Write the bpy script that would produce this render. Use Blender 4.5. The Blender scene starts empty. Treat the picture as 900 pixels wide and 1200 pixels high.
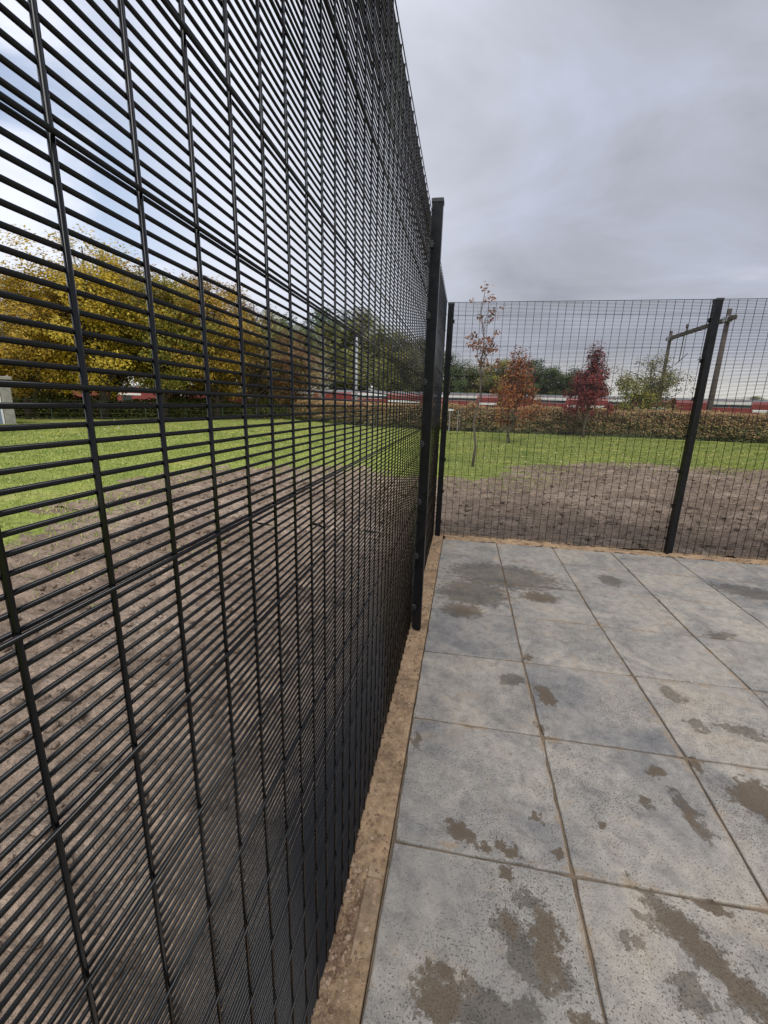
import bpy, math, random
import numpy as np
from mathutils import Matrix, Vector

scene = bpy.context.scene
COL = scene.collection
rng = np.random.default_rng(7)
random.seed(7)
R = math.radians

# ------------------------------------------------------------------ camera
cam_data = bpy.data.cameras.new('camera')
cam_data.sensor_fit = 'VERTICAL'
cam_data.sensor_height = 36.0
cam_data.sensor_width = 27.0
cam_data.lens = 15.053
cam_data.clip_start = 0.02
cam_data.clip_end = 6000
cam = bpy.data.objects.new('camera', cam_data)
COL.objects.link(cam)
rt = Vector((0.98290207, 0.18204239, 0.0276423))
up = Vector((-0.07096698, 0.23601043, 0.9691557))
fw = Vector((-0.16990355, 0.95454683, -0.24489413))
m = Matrix((rt, up, -fw)).transposed().to_4x4()
m.translation = (0.1501, -4.7884, 1.4828)
cam.matrix_world = m
scene.camera = cam

# ------------------------------------------------------------------ sky
SUN_EL, SUN_AZ = 56.0, 172.0      # azimuth clockwise from +Y
world = bpy.data.worlds.new('World')
scene.world = world
world.use_nodes = True
wt = world.node_tree
wt.nodes.clear()


def N(tree, typ, **kw):
    n = tree.nodes.new(typ)
    for k, v in kw.items():
        if k.startswith('i_'):
            n.inputs[k[2:].replace('_', ' ')].default_value = v
        else:
            setattr(n, k, v)
    return n


def L(tree, a, b):
    tree.links.new(a, b)


def math_node(tree, op, a, b=None, c=None, clamp=False):
    n = tree.nodes.new('ShaderNodeMath')
    n.operation = op
    n.use_clamp = clamp
    for i, v in enumerate((a, b, c)):
        if v is None:
            continue
        if isinstance(v, (int, float)):
            n.inputs[i].default_value = v
        else:
            tree.links.new(v, n.inputs[i])
    return n.outputs[0]


def ramp(tree, fac, stops, interp='LINEAR'):
    n = tree.nodes.new('ShaderNodeValToRGB')
    n.color_ramp.interpolation = interp
    els = n.color_ramp.elements
    while len(els) < len(stops):
        els.new(0.5)
    for e, (p, c) in zip(els, stops):
        e.position = p
        e.color = tuple(c) + (1.0,) if len(c) == 3 else c
    if fac is not None:
        tree.links.new(fac, n.inputs[0])
    return n.outputs[0]


def mixc(tree, fac, a, b, blend='MIX'):
    n = tree.nodes.new('ShaderNodeMix')
    n.data_type = 'RGBA'
    n.blend_type = blend
    for s, v in ((0, fac), (6, a), (7, b)):
        if isinstance(v, (int, float)):
            n.inputs[s].default_value = v
        elif isinstance(v, tuple):
            n.inputs[s].default_value = v + (1.0,) if len(v) == 3 else v
        else:
            tree.links.new(v, n.inputs[s])
    return n.outputs[2]


def smooth(tree, v, a, b):
    n = tree.nodes.new('ShaderNodeMapRange')
    n.interpolation_type = 'SMOOTHSTEP'
    n.inputs[1].default_value = a
    n.inputs[2].default_value = b
    tree.links.new(v, n.inputs[0])
    return n.outputs[0]


def noise(tree, vec, scale, detail=4.0, rough=0.55, dist=0.0):
    n = tree.nodes.new('ShaderNodeTexNoise')
    n.inputs['Scale'].default_value = scale
    n.inputs['Detail'].default_value = detail
    n.inputs['Roughness'].default_value = rough
    n.inputs['Distortion'].default_value = dist
    if vec is not None:
        tree.links.new(vec, n.inputs['Vector'])
    return n.outputs[0]


tc = N(wt, 'ShaderNodeTexCoord')
sep = N(wt, 'ShaderNodeSeparateXYZ')
L(wt, tc.outputs['Generated'], sep.inputs[0])
zc = math_node(wt, 'MAXIMUM', sep.outputs[2], 0.0)
den = math_node(wt, 'ADD', zc, 0.34)
px = math_node(wt, 'DIVIDE', sep.outputs[0], den)
py = math_node(wt, 'DIVIDE', sep.outputs[1], den)
comb = N(wt, 'ShaderNodeCombineXYZ')
L(wt, px, comb.inputs[0])
L(wt, py, comb.inputs[1])
mp = N(wt, 'ShaderNodeMapping')
mp.inputs['Rotation'].default_value = (0, 0, R(28))
mp.inputs['Scale'].default_value = (0.8, 1.15, 1.0)
mp.inputs['Location'].default_value = (2.3, 0.9, 0)
L(wt, comb.outputs[0], mp.inputs[0])
n1 = noise(wt, mp.outputs[0], 2.0, 7, 0.52, 0.6)
n2 = noise(wt, mp.outputs[0], 0.7, 3, 0.5, 0.2)
nn = math_node(wt, 'ADD', math_node(wt, 'MULTIPLY', n1, 0.65), math_node(wt, 'MULTIPLY', n2, 0.35))
cloud = ramp(wt, nn, [(0.36, (0.265, 0.282, 0.333)), (0.46, (0.37, 0.388, 0.448)),
                      (0.55, (0.43, 0.458, 0.56)), (0.66, (0.60, 0.62, 0.69))])
sky = N(wt, 'ShaderNodeTexSky')
sky.sky_type = 'NISHITA'
sky.sun_disc = False
sky.sun_elevation = R(SUN_EL)
sky.sun_rotation = R(SUN_AZ)
sky.air_density = 1.0
sky.dust_density = 1.0
skyc = mixc(wt, 1.0, sky.outputs[0], (0.15, 0.15, 0.15), 'MULTIPLY')
# overcast cover grows brighter towards the zenith
zen = math_node(wt, 'ADD', math_node(wt, 'MULTIPLY', zc, 0.55), 0.84)
cz_ = N(wt, 'ShaderNodeVectorMath', operation='SCALE')
L(wt, cloud, cz_.inputs[0])
L(wt, zen, cz_.inputs['Scale'])
cloud = cz_.outputs[0]
# break in the cloud cover low in the west (left of the view)
dt = N(wt, 'ShaderNodeVectorMath', operation='DOT_PRODUCT')
L(wt, tc.outputs['Generated'], dt.inputs[0])
dt.inputs[1].default_value = Vector((-0.86, 0.42, 0.30)).normalized()
west = smooth(wt, dt.outputs['Value'], 0.32, 1.0)
thin = mixc(wt, math_node(wt, 'MULTIPLY', west, 0.75), cloud, (1.0, 1.04, 1.16))
gap = math_node(wt, 'MULTIPLY', smooth(wt, dt.outputs['Value'], 0.80, 0.97), smooth(wt, n1, 0.62, 0.40))
sky_mix = mixc(wt, math_node(wt, 'MULTIPLY', gap, 0.75), thin, skyc)
hor = smooth(wt, zc, 0.13, 0.0)
low = smooth(wt, zc, 0.36, 0.04)
sky_mix = mixc(wt, math_node(wt, 'MULTIPLY', low, 0.42), sky_mix, (0.53, 0.56, 0.64))
sky_mix = mixc(wt, math_node(wt, 'MULTIPLY', hor, 0.75), sky_mix, (0.95, 0.91, 0.80))
bg = N(wt, 'ShaderNodeBackground')
bg.inputs[1].default_value = 0.63
L(wt, sky_mix, bg.inputs[0])
wo = N(wt, 'ShaderNodeOutputWorld')
L(wt, bg.outputs[0], wo.inputs[0])

# ------------------------------------------------------------------ sun (veiled by cloud)
sd = bpy.data.lights.new('sun', 'SUN')
sd.energy = 1.5
sd.angle = R(42)
sd.color = (1.0, 0.975, 0.94)
sun = bpy.data.objects.new('sun', sd)
COL.objects.link(sun)
az, el = R(SUN_AZ), R(SUN_EL)
sdir = Vector((math.sin(az) * math.cos(el), math.cos(az) * math.cos(el), math.sin(el)))
sun.rotation_euler = sdir.to_track_quat('Z', 'Y').to_euler()
sun.location = (0, 0, 30)

vs = scene.view_settings
vs.view_transform = 'Standard'
vs.look = 'None'
vs.exposure = 0.84
vs.gamma = 1.0
vs.use_curve_mapping = False


# ------------------------------------------------------------------ helpers
def tag(o, label=None, cat=None, group=None, kind=None):
    if label:
        o['label'] = label
    if cat:
        o['category'] = cat
    if group:
        o['group'] = group
    if kind:
        o['kind'] = kind
    return o


def empty(name, loc=(0, 0, 0), rz=0.0):
    o = bpy.data.objects.new(name, None)
    o.empty_display_size = 0.2
    o.location = loc
    o.rotation_euler = (0, 0, rz)
    COL.objects.link(o)
    return o


def link(name, mesh, parent=None, mat=None):
    o = bpy.data.objects.new(name, mesh)
    COL.objects.link(o)
    if parent is not None:
        o.parent = parent
    if mat is not None and not mesh.materials:
        mesh.materials.append(mat)
    return o


def mesh_np(name, V, F, smooth_sh=False):
    """V (n,3) array, F (m,k) array with constant k."""
    V = np.ascontiguousarray(V, dtype=np.float32)
    F = np.ascontiguousarray(F, dtype=np.int32)
    me = bpy.data.meshes.new(name)
    me.vertices.add(len(V))
    me.vertices.foreach_set('co', V.ravel())
    k = F.shape[1]
    me.loops.add(F.size)
    me.loops.foreach_set('vertex_index', F.ravel())
    me.polygons.add(len(F))
    me.polygons.foreach_set('loop_start', np.arange(0, F.size, k, dtype=np.int32))
    me.polygons.foreach_set('use_smooth', np.full(len(F), smooth_sh, dtype=bool))
    me.update(calc_edges=True)
    me.validate()
    return me


class MB:
    """collects boxes / tubes into one mesh"""

    def __init__(self):
        self.v, self.f = [], []

    def poly(self, pts, faces):
        b = len(self.v)
        self.v += [tuple(p) for p in pts]
        self.f += [tuple(b + i for i in q) for q in faces]

    def box(self, x0, x1, y0, y1, z0, z1, bev=0.0):
        if bev <= 0:
            p = [(x0, y0, z0), (x1, y0, z0), (x1, y1, z0), (x0, y1, z0), (x0, y0, z1), (x1, y0, z1), (x1, y1, z1), (x0, y1, z1)]
            self.poly(p, [(3, 2, 1, 0), (4, 5, 6, 7), (0, 1, 5, 4), (1, 2, 6, 5), (2, 3, 7, 6), (3, 0, 4, 7)])
            return self
        b = bev
        pr = [(x0 + b, y0), (x1 - b, y0), (x1, y0 + b), (x1, y1 - b), (x1 - b, y1), (x0 + b, y1), (x0, y1 - b), (x0, y0 + b)]
        cx, cy = (x0 + x1) / 2, (y0 + y1) / 2
        sx, sy = (x1 - x0 - 2 * b) / (x1 - x0), (y1 - y0 - 2 * b) / (y1 - y0)
        ins = [(cx + (x - cx) * sx, cy + (y - cy) * sy) for x, y in pr]
        rings = [[(x, y, z0) for x, y in ins], [(x, y, z0 + b) for x, y in pr], [(x, y, z1 - b) for x, y in pr], [(x, y, z1) for x, y in ins]]
        pts = [p for r in rings for p in r]
        fs = [tuple(range(7, -1, -1)), tuple(range(24, 32))]
        for r in range(3):
            for i in range(8):
                j = (i + 1) % 8
                fs.append((r * 8 + i, r * 8 + j, r * 8 + 8 + j, r * 8 + 8 + i))
        self.poly(pts, fs)
        return self

    def tube(self, pts, radii, n=6, cap=True):
        pts = [Vector(p) for p in pts]
        b = len(self.v)
        k = len(pts)
        for i, p in enumerate(pts):
            t = (pts[min(i + 1, k - 1)] - pts[max(i - 1, 0)]).normalized()
            a = t.cross(Vector((0, 0, 1)) if abs(t.z) < 0.9 else Vector((1, 0, 0))).normalized()
            c = t.cross(a)
            for j in range(n):
                th = 2 * math.pi * j / n
                self.v.append(tuple(p + float(radii[i]) * (math.cos(th) * a + math.sin(th) * c)))
        for i in range(k - 1):
            for j in range(n):
                j2 = (j + 1) % n
                self.f.append((b + i * n + j, b + i * n + j2, b + (i + 1) * n + j2, b + (i + 1) * n + j))
        if cap:
            self.f.append(tuple(b + j for j in range(n - 1, -1, -1)))
            self.f.append(tuple(b + (k - 1) * n + j for j in range(n)))
        return self

    def mesh(self, name, smooth_sh=False):
        me = bpy.data.meshes.new(name)
        me.from_pydata(self.v, [], self.f)
        if smooth_sh:
            me.polygons.foreach_set('use_smooth', [True] * len(me.polygons))
        me.update()
        return me

    def build(self, name, mat, parent=None, smooth_sh=False):
        return link(name, self.mesh(name, smooth_sh), parent, mat)


def hash2(ix, iy, s):
    h = (ix.astype(np.int64) * 374761393 + iy.astype(np.int64) * 668265263 + s * 1274126177) & 0x7FFFFFFF
    h = ((h ^ (h >> 13)) * 1274126177) & 0x7FFFFFFF
    return ((h ^ (h >> 16)) & 0xFFFF) / 65535.0


def vnoise(x, y, s=0):
    ix, iy = np.floor(x), np.floor(y)
    fx, fy = x - ix, y - iy
    fx, fy = fx * fx * (3 - 2 * fx), fy * fy * (3 - 2 * fy)
    a, b = hash2(ix, iy, s), hash2(ix + 1, iy, s)
    c, d = hash2(ix, iy + 1, s), hash2(ix + 1, iy + 1, s)
    return (a * (1 - fx) + b * fx) * (1 - fy) + (c * (1 - fx) + d * fx) * fy


def fbm(x, y, s=0, o=4):
    r, a, t = 0, 1.0, 0
    for i in range(o):
        r = r + a * vnoise(x * 2 ** i, y * 2 ** i, s + i)
        t += a
        a *= 0.5
    return r / t


# ------------------------------------------------------------------ materials
def new_mat(name):
    mt = bpy.data.materials.new(name)
    mt.use_nodes = True
    t = mt.node_tree
    p = t.nodes['Principled BSDF']
    return mt, t, p


def bump(t, p, h, strength=0.3, dist=0.01):
    b = t.nodes.new('ShaderNodeBump')
    b.inputs['Strength'].default_value = strength
    b.inputs['Distance'].default_value = dist
    t.links.new(h, b.inputs['Height'])
    t.links.new(b.outputs[0], p.inputs['Normal'])


def simple(name, c, rough=0.6, var=0.15, scale=8.0, spec=0.5, metal=0.0):
    mt, t, p = new_mat(name)
    g = t.nodes.new('ShaderNodeNewGeometry')
    nz = noise(t, g.outputs['Position'], scale, 5, 0.6)
    lo = tuple(x * (1 - var) for x in c)
    hi = tuple(min(1, x * (1 + var)) for x in c)
    L(t, ramp(t, nz, [(0.3, lo), (0.7, hi)]), p.inputs['Base Color'])
    p.inputs['Roughness'].default_value = rough
    p.inputs['Specular IOR Level'].default_value = spec
    p.inputs['Metallic'].default_value = metal
    return mt


def powder(name, c, rough, spec=0.5, dusty=True):
    mt, t, p = new_mat(name)
    g = t.nodes.new('ShaderNodeNewGeometry')
    nz = noise(t, g.outputs['Position'], 14, 4, 0.6)
    dust = ramp(t, nz, [(0.35, c), (0.8, tuple(x * 1.7 + 0.004 * dusty for x in c))])
    L(t, dust, p.inputs['Base Color'])
    L(t, ramp(t, nz, [(0.3, (rough - .06,) * 3), (0.7, (rough + .08,) * 3)]), p.inputs['Roughness'])
    p.inputs['Specular IOR Level'].default_value = spec
    fine = noise(t, g.outputs['Position'], 900, 2, 0.5)
    if dusty:
        bump(t, p, fine, 0.06, 0.0005)
    return mt


def leaf_mat(name, stops, trans=0.25, rough=0.55, patch=False):
    mt, t, p = new_mat(name)
    g = t.nodes.new('ShaderNodeNewGeometry')
    c = ramp(t, g.outputs['Random Per Island'], stops)
    if patch:
        pn = noise(t, g.outputs['Position'], 0.7, 5, 0.65, 0.3)
        c = mixc(t, 1.0, c, ramp(t, pn, [(0.32, (0.62, 0.72, 0.6)), (0.5, (1.0, 1.0, 1.0)), (0.66, (1.28, 1.12, 1.1))]), 'MULTIPLY')
    oi = t.nodes.new('ShaderNodeObjectInfo')
    hs = t.nodes.new('ShaderNodeHueSaturation')
    L(t, c, hs.inputs['Color'])
    L(t, math_node(t, 'ADD', math_node(t, 'MULTIPLY', oi.outputs['Random'], 0.03), 0.485), hs.inputs['Hue'])
    L(t, math_node(t, 'ADD', math_node(t, 'MULTIPLY', oi.outputs['Random'], 0.35), 0.82), hs.inputs['Value'])
    L(t, hs.outputs[0], p.inputs['Base Color'])
    p.inputs['Roughness'].default_value = rough
    p.inputs['Specular IOR Level'].default_value = 0.25
    tr = t.nodes.new('ShaderNodeBsdfTranslucent')
    L(t, hs.outputs[0], tr.inputs[0])
    mx = t.nodes.new('ShaderNodeMixShader')
    mx.inputs[0].default_value = trans
    L(t, p.outputs[0], mx.inputs[1])
    L(t, tr.outputs[0], mx.inputs[2])
    L(t, mx.outputs[0], t.nodes['Material Output'].inputs[0])
    return mt


M = {}
M['wire'] = powder('black_powder_coat', (0.0025, 0.0027, 0.0034), 0.15, 0.36, False)
M['post'] = powder('black_post_coat', (0.004, 0.0042, 0.0055), 0.30, 0.3)
M['cap'] = simple('black_plastic_cap', (0.02, 0.021, 0.024), 0.45, 0.2)
M['bark'] = simple('bark', (0.07, 0.055, 0.042), 0.9, 0.35, 6)
M['birch'] = simple('birch_bark', (0.48, 0.46, 0.41), 0.8, 0.35, 9)
M['young_bark'] = simple('young_bark', (0.13, 0.105, 0.085), 0.85, 0.3, 12)
M['concrete'] = simple('hut_concrete', (0.30, 0.285, 0.25), 0.9, 0.2, 5)
M['blue_panel'] = simple('blue_grey_panel', (0.20, 0.25, 0.34), 0.5, 0.12, 3)
M['white_paint'] = simple('white_paint', (0.75, 0.75, 0.74), 0.45, 0.06, 3)
M['red_paint'] = simple('red_paint', (0.23, 0.042, 0.038), 0.4, 0.15, 2)
M['roof_grey'] = simple('roof_grey', (0.16, 0.165, 0.17), 0.7, 0.2, 2)
M['glass_dark'] = simple('tinted_glass', (0.02, 0.024, 0.03), 0.12, 0.2, 2)
M['gantry'] = simple('weathered_gantry', (0.085, 0.066, 0.055), 0.85, 0.3, 3)
M['steel'] = simple('galvanised_steel', (0.33, 0.34, 0.36), 0.5, 0.15, 6)
M['rail'] = simple('rail_steel', (0.12, 0.08, 0.06), 0.5, 0.3, 4)
M['ballast'] = simple('ballast', (0.17, 0.15, 0.13), 0.95, 0.4, 12)
M['green_wire'] = simple('green_wire', (0.05, 0.08, 0.055), 0.6, 0.2, 4)

# leaves
M['yellow'] = leaf_mat('yellow_leaves', [(0.0, (0.22, 0.20, 0.035)), (0.3, (0.46, 0.36, 0.05)), (0.65, (0.72, 0.52, 0.055)), (1.0, (0.78, 0.62, 0.11))], 0.35)
M['gold'] = leaf_mat('gold_leaves', [(0.0, (0.16, 0.13, 0.035)), (0.3, (0.36, 0.25, 0.05)), (0.7, (0.62, 0.40, 0.06)), (1.0, (0.68, 0.48, 0.09))], 0.35)
M['yellow_green'] = leaf_mat('yellow_green_leaves', [(0.0, (0.10, 0.13, 0.03)), (0.45, (0.24, 0.27, 0.05)), (0.8, (0.50, 0.42, 0.06)), (1.0, (0.62, 0.50, 0.09))], 0.35)
M['olive'] = leaf_mat('olive_leaves', [(0.0, (0.098, 0.120, 0.039)), (0.5, (0.207, 0.218, 0.066)), (1.0, (0.415, 0.361, 0.109))], 0.25)
M['green'] = leaf_mat('dark_green_leaves', [(0.0, (0.048, 0.076, 0.031)), (0.5, (0.093, 0.136, 0.048)), (1.0, (0.170, 0.212, 0.068))], 0.2)
M['brown'] = leaf_mat('brown_leaves', [(0.0, (0.119, 0.084, 0.050)), (0.5, (0.277, 0.168, 0.084)), (1.0, (0.515, 0.327, 0.119))], 0.25)
M['orange'] = leaf_mat('orange_leaves', [(0.0, (0.17, 0.06, 0.03)), (0.4, (0.36, 0.115, 0.045)), (0.8, (0.48, 0.19, 0.06)), (1.0, (0.52, 0.30, 0.09))], 0.3)
M['red'] = leaf_mat('red_leaves', [(0.0, (0.10, 0.025, 0.025)), (0.5, (0.235, 0.042, 0.042)), (1.0, (0.36, 0.085, 0.07))], 0.3)
M['pink_brown'] = leaf_mat('pinkish_brown_leaves', [(0.0, (0.168, 0.077, 0.049)), (0.5, (0.378, 0.182, 0.105)), (1.0, (0.532, 0.308, 0.168))], 0.3)
M['hedge_brown'] = leaf_mat('hedge_brown_leaves', [(0.0, (0.166, 0.115, 0.057)), (0.4, (0.410, 0.269, 0.128)), (0.8, (0.641, 0.436, 0.192)), (1.0, (0.410, 0.410, 0.128))], 0.2)
M['hedge_green'] = leaf_mat('hedge_green_leaves', [(0.0, (0.064, 0.095, 0.039)), (0.5, (0.139, 0.181, 0.064)), (0.85, (0.213, 0.234, 0.085)), (1.0, (0.361, 0.276, 0.106))], 0.2)
M['twig'] = simple('hedge_twigs', (0.11, 0.085, 0.058), 0.95, 0.4, 9)
M['fallen'] = leaf_mat('fallen_leaves', [(0.0, (0.30, 0.19, 0.05)), (0.5, (0.50, 0.40, 0.20)), (1.0, (0.68, 0.62, 0.42))], 0.1)
M['grass'] = leaf_mat('grass_blades', [(0.0, (0.22, 0.26, 0.065)), (0.45, (0.37, 0.44, 0.10)), (0.8, (0.50, 0.53, 0.17)), (1.0, (0.62, 0.57, 0.29))], 0.3, 0.55, True)


def make_ground_mat():
    mt, t, p = new_mat('lawn_ground')
    g = t.nodes.new('ShaderNodeNewGeometry')
    a = noise(t, g.outputs['Position'], 0.35, 5, 0.6)
    b = noise(t, g.outputs['Position'], 9.0, 5, 0.65)
    c1 = ramp(t, a, [(0.3, (0.21, 0.25, 0.06)), (0.55, (0.28, 0.33, 0.07)), (0.72, (0.36, 0.35, 0.12))])
    c2 = ramp(t, b, [(0.3, (0.5, 0.5, 0.5)), (0.65, (1.1, 1.1, 1.1))])
    L(t, mixc(t, 1.0, c1, c2, 'MULTIPLY'), p.inputs['Base Color'])
    p.inputs['Roughness'].default_value = 0.95
    p.inputs['Specular IOR Level'].default_value = 0.15
    bump(t, p, b, 0.6, 0.05)
    return mt


def make_soil_mat():
    mt, t, p = new_mat('bare_soil')
    g = t.nodes.new('ShaderNodeNewGeometry')
    P = g.outputs['Position']
    mpn = t.nodes.new('ShaderNodeMapping')
    mpn.inputs['Scale'].default_value = (0.75, 1.35, 1)
    L(t, P, mpn.inputs[0])
    a = noise(t, mpn.outputs[0], 0.8, 6, 0.65, 0.6)
    b = noise(t, mpn.outputs[0], 6.0, 8, 0.72, 0.6)
    c = noise(t, P, 55.0, 4, 0.7)
    c1 = ramp(t, a, [(0.28, (0.24, 0.178, 0.132)), (0.5, (0.385, 0.29, 0.217)), (0.72, (0.55, 0.44, 0.345))])
    c2 = ramp(t, b, [(0.33, (0.40, 0.38, 0.36)), (0.47, (0.85, 0.84, 0.83)), (0.66, (1.25, 1.23, 1.2))])
    c3 = ramp(t, c, [(0.3, (0.55, 0.55, 0.55)), (0.6, (1.15, 1.15, 1.15))])
    cc = mixc(t, 1.0, mixc(t, 1.0, c1, c2, 'MULTIPLY'), c3, 'MULTIPLY')
    L(t, cc, p.inputs['Base Color'])
    L(t, ramp(t, a, [(0.3, (0.75,) * 3), (0.7, (0.95,) * 3)]), p.inputs['Roughness'])
    p.inputs['Specular IOR Level'].default_value = 0.2
    h = math_node(t, 'ADD', math_node(t, 'MULTIPLY', b, 1.0), math_node(t, 'MULTIPLY', c, 0.25))
    bump(t, p, h, 1.0, 0.08)
    return mt


def make_sand_mat(name, base, bumpd=0.006):
    mt, t, p = new_mat(name)
    g = t.nodes.new('ShaderNodeNewGeometry')
    P = g.outputs['Position']
    a = noise(t, P, 7.0, 6, 0.65)
    b = noise(t, P, 45.0, 6, 0.7)
    c = noise(t, P, 420.0, 3, 0.7)
    c1 = ramp(t, a, [(0.34, tuple(x * 0.55 for x in base)), (0.52, base), (0.7, tuple(min(1, x * 1.2) for x in base))])
    c2 = ramp(t, b, [(0.3, (0.68, 0.65, 0.61)), (0.6, (1.05, 1.05, 1.05))])
    c3 = ramp(t, c, [(0.32, (0.66, 0.63, 0.6)), (0.5, (1, 1, 1)), (0.72, (1.3, 1.28, 1.22))])
    L(t, mixc(t, 1.0, mixc(t, 1.0, c1, c2, 'MULTIPLY'), c3, 'MULTIPLY'), p.inputs['Base Color'])
    p.inputs['Roughness'].default_value = 0.95
    p.inputs['Specular IOR Level'].default_value = 0.2
    bump(t, p, math_node(t, 'ADD', b, math_node(t, 'MULTIPLY', c, 0.35)), 0.8, bumpd)
    return mt


# wet and muddy marks on the slabs: x, y, half-length across, half-length along, turn, mud share
STAINS = [(0.483, -3.84, .045, .125, -8, 1), (0.192, -3.996, .08, .066, 0, 1), (0.33, -4.01, .13, .06, 0, .25), (0.39, -3.81, .05, .05, 20, .5),
          (0.242, -3.548, .072, .034, -22, 1), (0.33, -3.57, .024, .028, 0, 1), (0.407, -3.578, .05, .026, -10, 1),
          (0.529, -3.432, .02, .03, 20, .8), (0.566, -3.551, .016, .034, -10, .8), (0.386, -3.664, .024, .022, 0, 1),
          (1.10, -3.301, .030, .125, 16, .6), (1.066, -3.103, .052, .036, 0, 1), (1.42, -3.157, .13, .095, 0, 1),
          (0.935, -3.77, .052, .24, 38, .85), (0.715, -3.765, .022, .03, 10, .1), (0.75, -3.772, .018, .02, 0, .1), (0.811, -3.706, .04, .028, -15, .2),
          (0.84, -3.87, .05, .05, 0, .3),
          (0.515, -2.587, .085, .05, 15, .3), (0.681, -2.683, .05, .10, 10, 1), (0.235, -1.79, .16, .13, 0, .6), (0.60, -1.02, .50, .30, -6, .15),
          (0.32, -1.45, .30, .24, 0, .1), (0.85, -1.42, .16, .10, 0, .9), (2.66, -0.86, .27, .15, -14, .3), (1.539, -0.885, .10, .13, 10, .35), (1.57, -2.759, .10, .052, -20, .3),
          (1.366, -2.757, .052, .043, 0, .3), (0.563, -3.985, .04, .03, 0, 1), (0.038, -3.146, .02, .055, 0, .3), (0.952, -3.259, .026, .026, 0, .7),
          (0.752, -3.409, .019, .019, 0, .9), (0.632, -2.329, .02, .06, 0, .8), (1.36, -2.52, .05, .08, 30, .4), (0.44, -3.72, .035, .03, 0, .2),
          (1.0, -3.62, .06, .022, -12, .9), (0.62, -2.95, .022, .06, 8, .9), (1.25, -3.02, .03, .05, 0, .8), (2.0, -1.75, .12, .05, 20, .2),
          (2.2, -2.6, .2, .1, 10, .4), (1.9, -3.3, .1, .2, 0, .5), (2.9, -1.9, .2, .1, -20, .3), (0.46, -3.88, .09, .07, 0, .1)]


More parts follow.
